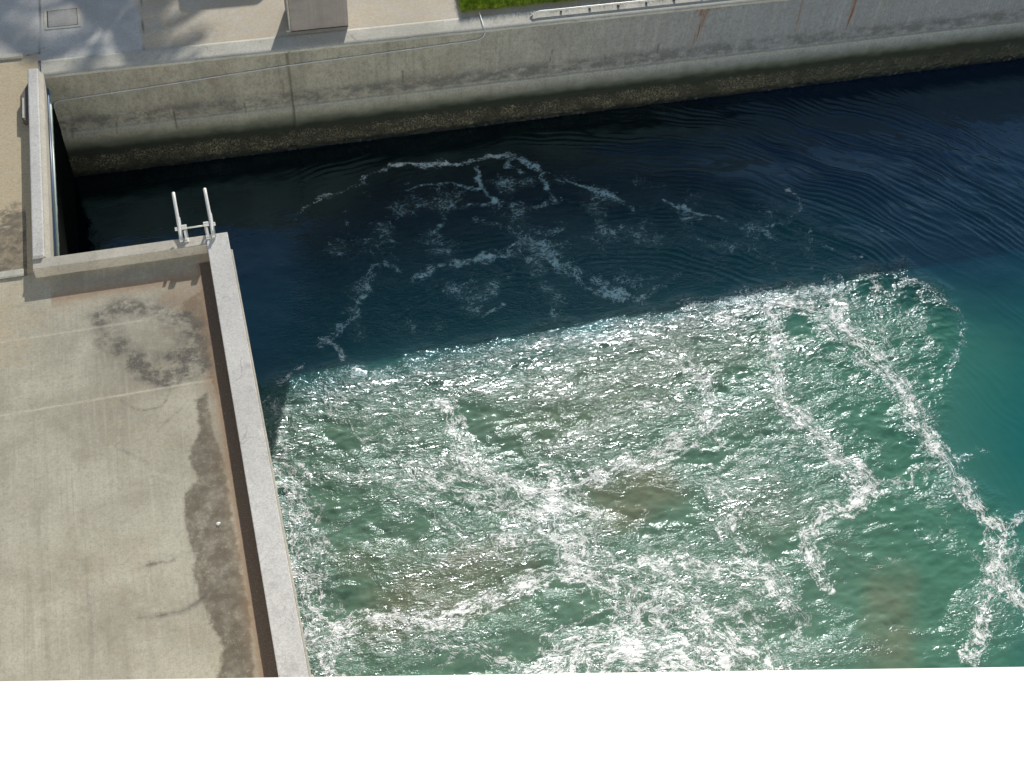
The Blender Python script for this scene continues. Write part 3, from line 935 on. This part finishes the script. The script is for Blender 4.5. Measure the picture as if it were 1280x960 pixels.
SHADE = [
    ([(370, 266), (430, 238), (470, 215), (490, 208)], .06, .62), ([(485, 208), (560, 206), (610, 198), (645, 192), (675, 212), (692, 250)], .055, .92),
    ([(600, 208), (598, 232), (618, 256)], .04, .85), ([(640, 194), (628, 210), (655, 212)], .05, .8), ([(505, 240), (545, 228), (600, 236)], .035, .75),
    ([(545, 300), (556, 262), (585, 254), (640, 262), (700, 250)], .05, .62), ([(600, 275), (650, 290), (700, 282)], .09, .55),
    ([(520, 345), (580, 325), (640, 318), (690, 322), (712, 345), (735, 362), (800, 374)], .10, .82), ([(690, 318), (720, 340)], .13, .8), ([(750, 350), (800, 378)], .11, .95), ([(600, 320), (680, 300), (700, 280)], .10, .62),
    ([(708, 228), (745, 236), (792, 258)], .035, .85), ([(730, 300), (780, 283)], .04, .7), ([(825, 250), (855, 262), (880, 268)], .045, .85), ([(880, 268), (920, 285), (960, 290)], .03, .6),
    ([(400, 430), (425, 415), (440, 395), (460, 360), (470, 335)], .07, .75), ([(400, 425), (425, 430), (428, 448)], .05, .8), ([(480, 330), (500, 340)], .06, .6), ([(345, 478), (375, 458)], .05, .6),
    ([(608, 396), (630, 380)], .035, .7), ([(930, 292), (965, 282), (985, 275), (1000, 258), (985, 235)], .06, .7), ([(950, 285), (970, 300)], .06, .75),
    ([(800, 378), (850, 340)], .06, .5), ([(880, 372), (950, 366), (1020, 350)], .07, .55), ([(1005, 300), (1040, 310), (1080, 322)], .04, .6), ([(1060, 260), (1090, 285), (1130, 290)], .02, .4), ([(1040, 290), (1075, 325)], .05, .5),
    ([(170, 305), (205, 285), (238, 268)], .03, .42), ([(290, 250), (320, 240)], .02, .3), ([(440, 290), (430, 260)], .02, .4),
]
jx = gx + .15 * fbm(gx * 1.8, gy * 2.0, 5, 61, .6); jy = gy + .15 * fbm(gx * 1.8, gy * 2.0, 5, 71, .6)
act = (gx > -3) & (gx < 21) & (gy > 3.3)
X_, Y_ = jx[act], jy[act]
D = np.zeros(X_.shape); B = np.zeros(X_.shape); SV = np.zeros(X_.shape + (3,))


def dline_s(X, Y, pts):                     # distance, side and arclength along the nearest piece
    d = np.full(X.shape, 1e9); sg = np.zeros(X.shape); ar = np.zeros(X.shape); L = 0.0
    for a, b in zip(pts[:-1], pts[1:]):
        dx, dy = b[0] - a[0], b[1] - a[1]; l = math.hypot(dx, dy) + 1e-9
        t = np.clip(((X - a[0]) * dx + (Y - a[1]) * dy) / l ** 2, 0, 1)
        q = np.hypot(X - a[0] - t * dx, Y - a[1] - t * dy); m_ = q < d
        d = np.where(m_, q, d); ar = np.where(m_, L + t * l, ar)
        sg = np.where(m_, np.sign((X - a[0]) * dy - (Y - a[1]) * dx), sg); L += l
    return d, sg, ar


for li, (l, w0, a) in enumerate(SUN + [(l_, w_, min(1, a_ * 1.12)) for l_, w_, a_ in SHADE]):
    pts = smooth_line(W(l))
    P_ = np.array(pts); lo = P_.min(0) - 4 * w0 - .1; hi = P_.max(0) + 4 * w0 + .1
    k = np.where((X_ > lo[0]) & (X_ < hi[0]) & (Y_ > lo[1]) & (Y_ < hi[1]))[0]
    if not len(k): continue
    dd, sg_, ar_ = dline_s(X_[k], Y_[k], pts)
    dim = li >= len(SUN)
    w1 = max(w0, .035) * .75 if dim else max(w0, .045) * 1.75
    core = a * .72 * np.exp(-(dd / w1) ** 2)
    edge_ = a * .80 * np.exp(-((dd - w1 * .8) / .035) ** 2)          # foam gathers along both margins of a streak
    D[k] = np.maximum(D[k], np.maximum(core, edge_))
    D[k] = np.maximum(D[k], a * (.60 if dim else .42) * np.exp(-(dd / (w1 * (3.6 if dim else 2.2))) ** 2))
    mine = a * np.exp(-(dd / w1) ** 2); kk = mine > B[k]
    B[k] = np.maximum(B[k], mine)
    SV[k[kk]] = np.stack([ar_[kk] * 2.2, sg_[kk] * dd[kk] * 9.0, np.full(kk.sum(), li * 3.7)], 1)
dens = np.zeros_like(gx); dens[act] = D
band = np.zeros_like(gx); band[act] = B
svf = np.zeros((len(gx), 3)); svf[act] = SV
dens *= np.clip(.88 + .55 * fbm(gx * 2.6, gy * 3.2, 4, 181, .6), .3, 1.2)
bgf = .28 + .22 * fbm(gx * .8, gy * .9, 3, 81)
# calmer patches
for (px, py, rx, ry, a) in [(725, 762, .75, .45, .5), (1110, 775, .75, .9, .5), (560, 735, 1.0, .45, .35), (790, 625, .6, .45, .35), (590, 520, .5, .3, .25), (715, 520, .6, .3, .25),
                            (1040, 460, .6, .5, .2), (1150, 680, .6, .5, .3), (1110, 540, .6, .5, .2), (440, 570, .4, .35, .2), (600, 690, .3, .2, .1), (1180, 770, .5, .8, .4), (640, 815, .5, .25, .2)]:
    c = un(px, py)
    bgf = bgf - a * np.exp(-((wx - c[0]) / rx) ** 2 - ((wy - c[1]) / ry) ** 2)
right_fade = sstep(13.5, 9.0, gx + .25 * (gy - 8))
D_full = dens.copy()
foam = np.maximum(dens, np.clip(bgf, 0, 1) * wash * (.55 + .45 * right_fade))
foam = np.maximum(foam, calm * .50 * (.6 + fbm(gx * 1.2, gy * 1.2, 2, 91)))
silt = np.zeros_like(gx)
for (px, py, rx, ry, rot, a) in [(560, 735, 1.45, .62, .25, 1.0), (640, 720, .5, .35, .3, .7), (790, 620, .95, .65, .3, .95), (740, 500, 2.0, 1.0, .2, .45), (860, 440, 1.8, .8, 0, .4), (470, 700, .8, .4, 0, .5), (960, 640, .8, .7, 0, .3)]:
    c = un(px, py); ux = wx - c[0]; uy = wy - c[1]
    cr, sr = math.cos(rot), math.sin(rot)
    a1 = (ux * cr + uy * sr) / rx; b1 = (-ux * sr + uy * cr) / ry
    silt = np.maximum(silt, a * sstep(1.25, .45, np.hypot(a1, b1)))

c = un(1112, 778)
q1, q2 = un(1112, 720), un(1112, 830)
shx = (q2[0] - q1[0]) / (q2[1] - q1[1])
silt = np.maximum(silt, .75 * sstep(1.3, .5, ((np.abs(gx - c[0] - shx * (gy - c[1]) + .12 * fbm(gx, gy, 3, 66)) / .50) ** 3 + (np.abs(gy - c[1] + .15 * fbm(gx, gy, 3, 67)) / .85) ** 3) ** (1 / 3)))
# surface height
edge_fade = sstep(-2.9, -2.5, gx) * sstep(20.4, 18, gx) * sstep(3.6, 4.2, gy)
hz = .060 * fbm(gx / 1.1, gy / .9, 3, 101) + .030 * (.6 - np.abs(fbm(gx * 1.8 + ax_ * .4, gy * 3.0 + ay_ * .6, 3, 111)))
hz = hz * (wash * .9 + calm * .22) + .010 * fbm(gx * 1.2, gy * 1.5, 3, 121)
hz += wash * .013 * fbm(gx * 4.2, gy * 8, 3, 131)
rr = np.hypot((gx - 5.6), (gy - 7.6)) + .30 * fbm(gx * .45, gy * .45, 3, 141)
th = np.arctan2(gy - 7.6, gx - 5.6)
ring = sstep(4.8, 6.4, rr) * (1 - wash) * sstep(14.5, 9, rr) * (.25 + .75 * sstep(11.0, 12.6, gy)) * sstep(.5, 4, gx)
m1 = sstep(-.25, .35, fbm(th * 3.2, rr * 1.5, 3, 152)); m2 = sstep(-.1, .45, fbm(th * 5, rr * 2.1, 3, 154))
p1 = np.sin(rr * 2 * np.pi / .31 + 2.6 * fbm(th * 5, rr * 1.3, 3, 151)); p2_ = np.sin(rr * 2 * np.pi / .15 + 4 * fbm(th * 6, rr * 1.4, 3, 153))
ring = ring * (1.25 + 1.4 * sstep(6, 10, gx) * sstep(11.5, 13, gy))
hz += ring * (.0068 * m1 * (1 - np.abs(p1)) * 1.6 + .0020 * m2 * p2_)
hz += ring * .010 * fbm(th * 9, rr * 1.1, 3, 158)
hz += ring * sstep(12.5, 15.5, gx) * .016 * fbm((gx + gy * .7) * 2.4, (gy - gx * .6) * 1.1, 3, 161)
hz *= edge_fade
murk_shade = (.45 - .27 * sstep(10, 13, gx)) * sstep(15.5, 12.5, gy) + .75 * sstep(12.3 - .5 * sstep(10, 13, gx), 10.6 - 2.4 * sstep(9, 13, gx), gy - .03 * gx + .6 * fbm(gx * .4, gy * .4, 2, 171))  # water colour darkens toward the wall: soft shadow edge painted in
tint = sstep(-1.6, 1.4, sdf(gx + .5 * fbm(gx * .5, gy * .5, 3, 33), gy + .5 * fbm(gx * .5, gy * .5, 3, 43), zone))
# how rough the surface is: bands and eddies of chop with slick patches between them
chop = .50 + 1.15 * fbm(gx * .35 + ax_ * .35, gy * .55 + ay_ * .55, 4, 191, .55) + .35 * np.clip(D_full, 0, 1) + .30 * sstep(9.0, 11.6, gy) * sstep(11, 7, gx)
for (px, py, rx, ry, a) in [(725, 762, .9, .45, .7), (1110, 775, .9, 1.0, .7), (790, 640, .7, .35, .5), (590, 520, .6, .3, .5), (715, 520, .7, .3, .5), (440, 545, .4, .3, .5), (500, 570, .4, .25, .5),
                            (1040, 460, .7, .5, .4), (1150, 690, .7, .5, .5), (1110, 540, .6, .5, .4), (1180, 770, .6, .9, .6), (640, 815, .6, .25, .4), (720, 445, .4, .15, .4), (470, 700, .4, .25, .3), (850, 650, .4, .3, .4), (1010, 790, .3, .5, .3)]:
    c = un(px, py)
    chop = chop - a * np.exp(-((wx - c[0]) / rx) ** 2 - ((wy - c[1]) / ry) ** 2)
chop = np.clip((chop - .06) * (1 - .38 * sstep(7, 12, gx)), .04, 1.35) * wash
attrs = dict(band=band, sv=svf, tint=tint, chop=chop, foam=foam, wash=wash, calm=calm, silt=silt, murk_shade=murk_shade, adv=np.stack([ax_, ay_, np.zeros_like(gx)], 1))


def water_mat():
    n = NT('harbour_water')
    adv = n.attr('adv', True); foam_ = n.attr('foam'); wash_ = n.attr('wash'); silt_ = n.attr('silt'); murk_shade_ = n.attr('murk_shade'); calm_ = n.attr('calm')
    X, Y, Z = n.sep(n.pos)
    # filament network: ridges of warped noise at three sizes
    def ridge(v, sc_, det=3, dist=.6, p=1.0):
        a = n.noise(v, sc_, det, .6, dist)
        r = n.math('ABSOLUTE', n.math('SUBTRACT', a, .5))
        return n.math('SUBTRACT', 1.0, n.math('MULTIPLY', r, 9.0 * p), clamp=True)
    avs = n.vadd(n.scale(adv, .55, .8, 1), n.scale(n.pos, .25, .4, 0))
    r1 = ridge(avs, 2.2, 6, .5, 2.0)
    r2 = ridge(n.vadd(avs, (7.3, 2.1, 0)), 4.6, 5, .6, 1.5)
    r3 = ridge(n.vadd(n.scale(n.pos, .8, 1.5, 0), (1.3, 9.1, 0)), 9, 4, .6, 1.3)
    web = n.math('MAXIMUM', n.math('MULTIPLY', r1, 1.0), n.math('MAXIMUM', n.math('MULTIPLY', r2, .97), n.math('MULTIPLY', r3, .85)))
    vd = n.t.nodes.new('ShaderNodeTexVoronoi'); vd.feature = 'DISTANCE_TO_EDGE'; vd.inputs['Scale'].default_value = 5.5
    wob = n.t.nodes.new('ShaderNodeTexNoise'); wob.inputs['Scale'].default_value = 4; wob.inputs['Detail'].default_value = 4
    n.put(wob.inputs['Vector'], n.pos)
    n.put(vd.inputs['Vector'], n.vadd(n.scale(adv, .8, 1.3, 0), n.scale(wob.outputs['Color'], .35, .35, 0)))
    cell = n.math('SUBTRACT', 1.0, n.math('MULTIPLY', vd.outputs['Distance'], 8.0), clamp=True)
    web = n.math('MAXIMUM', web, n.math('MULTIPLY', cell, .9))
    sv_ = n.attr('sv', True); band_ = n.attr('band')
    strand = n.math('SUBTRACT', 1.0, n.math('MULTIPLY', n.math('ABSOLUTE', n.math('SUBTRACT', n.noise(sv_, 1.0, 4, .62, .35), .5)), 14.0), clamp=True)
    br_ = n.noise(n.vadd(n.pos, (3, 3, 0)), 7, 6, .75)
    v = n.math('ADD', n.math('MULTIPLY', foam_, .92), n.math('ADD', n.math('MULTIPLY', web, .80), n.math('MULTIPLY', n.math('SUBTRACT', br_, .5), .85)))
    f = n.mapr(v, 1.03, 1.30)
    f2 = n.mapr(n.math('ADD', n.math('MULTIPLY', strand, .75), n.math('ADD', n.math('MULTIPLY', band_, n.mapr(wash_, 0, 1, .53, .75)), n.math('MULTIPLY', n.math('SUBTRACT', br_, .5), 1.3))), .92, 1.22)
    f = n.math('MAXIMUM', f, f2)
    # crest flecks across the view, painted white to add to the sun glints
    cr_ = n.noise(n.vadd(n.scale(n.pos, .9, 2.3, 0), n.scale(adv, .2, .2, 0)), 13, 3, .65, .4)
    cl_ = n.noise(n.scale(n.pos, .8, 1.1, 0), 2.1, 5, .65)
    ck = n.math('ADD', n.math('MULTIPLY', cl_, .55), n.math('MULTIPLY', foam_, .16))
    ch_ = n.attr('chop')
    fl = n.math('MULTIPLY', n.mapr(n.math('ADD', cr_, n.math('MULTIPLY', ch_, .26)), .80, .92), n.mapr(wash_, .3, .9))
    f = n.math('MAXIMUM', f, n.math('MULTIPLY', fl, .36))
    veil = n.math('MULTIPLY', n.mapr(foam_, .30, .75, 0, .34), n.mapr(n.noise(avs, 7, 5, .7), .35, .7))
    # water body
    tint_ = n.attr('tint')
    deep = n.mix(murk_shade_, (.0006, .003, .005), (.007, .100, .110))
    deepr = n.mix(n.mapr(X, 8.5, 13), deep, n.mix(murk_shade_, (.0010, .009, .032), (.010, .135, .112)))  # right side: blue of the reflected sky painted into the body
    stirred = n.mix(n.noise(n.scale(adv, 1, 1.2, 1), .9, 4, .6), (.088, .200, .138), (.150, .235, .165))
    stirred = n.mix(n.mapr(X, 5, 12, 0, .8), stirred, (.040, .190, .128))
    lit_side = n.mapr(n.math('ADD', Y, n.mapr(X, 10, 13, 0, .9)), 12.8, 10.4)  # stirred colour fades toward the wall's shadow, shade painted in
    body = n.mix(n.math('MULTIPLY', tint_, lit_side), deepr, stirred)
    sl_ = n.math('MULTIPLY', silt_, n.mapr(n.noise(n.pos, 1.6, 4, .6), .3, .6, .6, 1))
    body = n.mix(n.math('MULTIPLY', sl_, .85), body, (.185, .20, .128))
    body = n.mix(veil, body, (.30, .46, .40))
    inshade = n.math('SUBTRACT', 1.0, n.math('MULTIPLY', calm_, n.math('SUBTRACT', 1.0, wash_)))  # foam inside the wall's shadow is painted fainter and bluer
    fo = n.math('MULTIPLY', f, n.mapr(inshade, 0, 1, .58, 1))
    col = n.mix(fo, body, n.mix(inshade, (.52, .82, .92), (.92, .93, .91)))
    # wavelets: crests lie across the wind, slopes steep enough to flash in the low sun
    p2 = n.scale(n.pos, .62, 1.35, 1)
    w1 = n.noise(n.vadd(p2, n.scale(adv, .25, .25, 0)), 6.0, 3, .6, .5)
    w2 = n.noise(n.vadd(p2, (5, 2, 0)), 15, 3, .6, .4)
    w3 = n.noise(n.scale(n.pos, 1, 1, 1), 40, 2, .5)
    rg = n.math('SUBTRACT', 1.0, n.math('ABSOLUTE', n.math('MULTIPLY', n.math('SUBTRACT', w1, .5), 2.0)))
    hgt = n.math('ADD', n.math('MULTIPLY', rg, .8), n.math('ADD', n.math('MULTIPLY', w2, .46), n.math('MULTIPLY', w3, .05)))
    amt = n.math('ADD', ch_, n.math('ADD', .02, n.math('MULTIPLY', calm_, .10)))
    nb_ = n.bump(n.math('MULTIPLY', hgt, amt), 1.0, .125)
    nb2 = n.bump(f, .5, .012, nb_)
    soft = n.bump(n.math('MULTIPLY', hgt, amt), .30, .125)
    soft = n.bump(f, .6, .015, soft)
    # light scattered back by the water and bubbles + mirror-like surface on top
    T = n.t
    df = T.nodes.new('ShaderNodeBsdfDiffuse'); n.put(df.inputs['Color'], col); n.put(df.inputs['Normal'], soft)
    gl = T.nodes.new('ShaderNodeBsdfGlossy'); n.put(gl.inputs['Color'], n.mix(wash_, (.48, .80, 1.0), (.85, .92, 1.0)))
    n.put(gl.inputs['Roughness'], n.mapr(f, 0, 1, n.mapr(wash_, 0, 1, .06, .205), .45)); n.put(gl.inputs['Normal'], nb2)
    fr = T.nodes.new('ShaderNodeFresnel'); n.put(fr.inputs['IOR'], n.math('SUBTRACT', n.mapr(wash_, 0, 1, 1.85, 1.42), n.math('MULTIPLY', calm_, n.mapr(wash_, 0, 1, .30, 0)))); n.put(fr.inputs['Normal'], nb2)
    mx = T.nodes.new('ShaderNodeMixShader')
    n.put(mx.inputs[0], n.math('MULTIPLY', fr.outputs[0], n.mapr(f, 0, 1, 1, .5)))
    T.links.new(df.outputs[0], mx.inputs[1]); T.links.new(gl.outputs[0], mx.inputs[2])
    T.links.new(mx.outputs[0], n.out.inputs['Surface']); T.nodes.remove(n.b)
    return n.mat


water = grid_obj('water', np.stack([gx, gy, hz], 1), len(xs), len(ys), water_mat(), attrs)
tag(water, kind='structure')
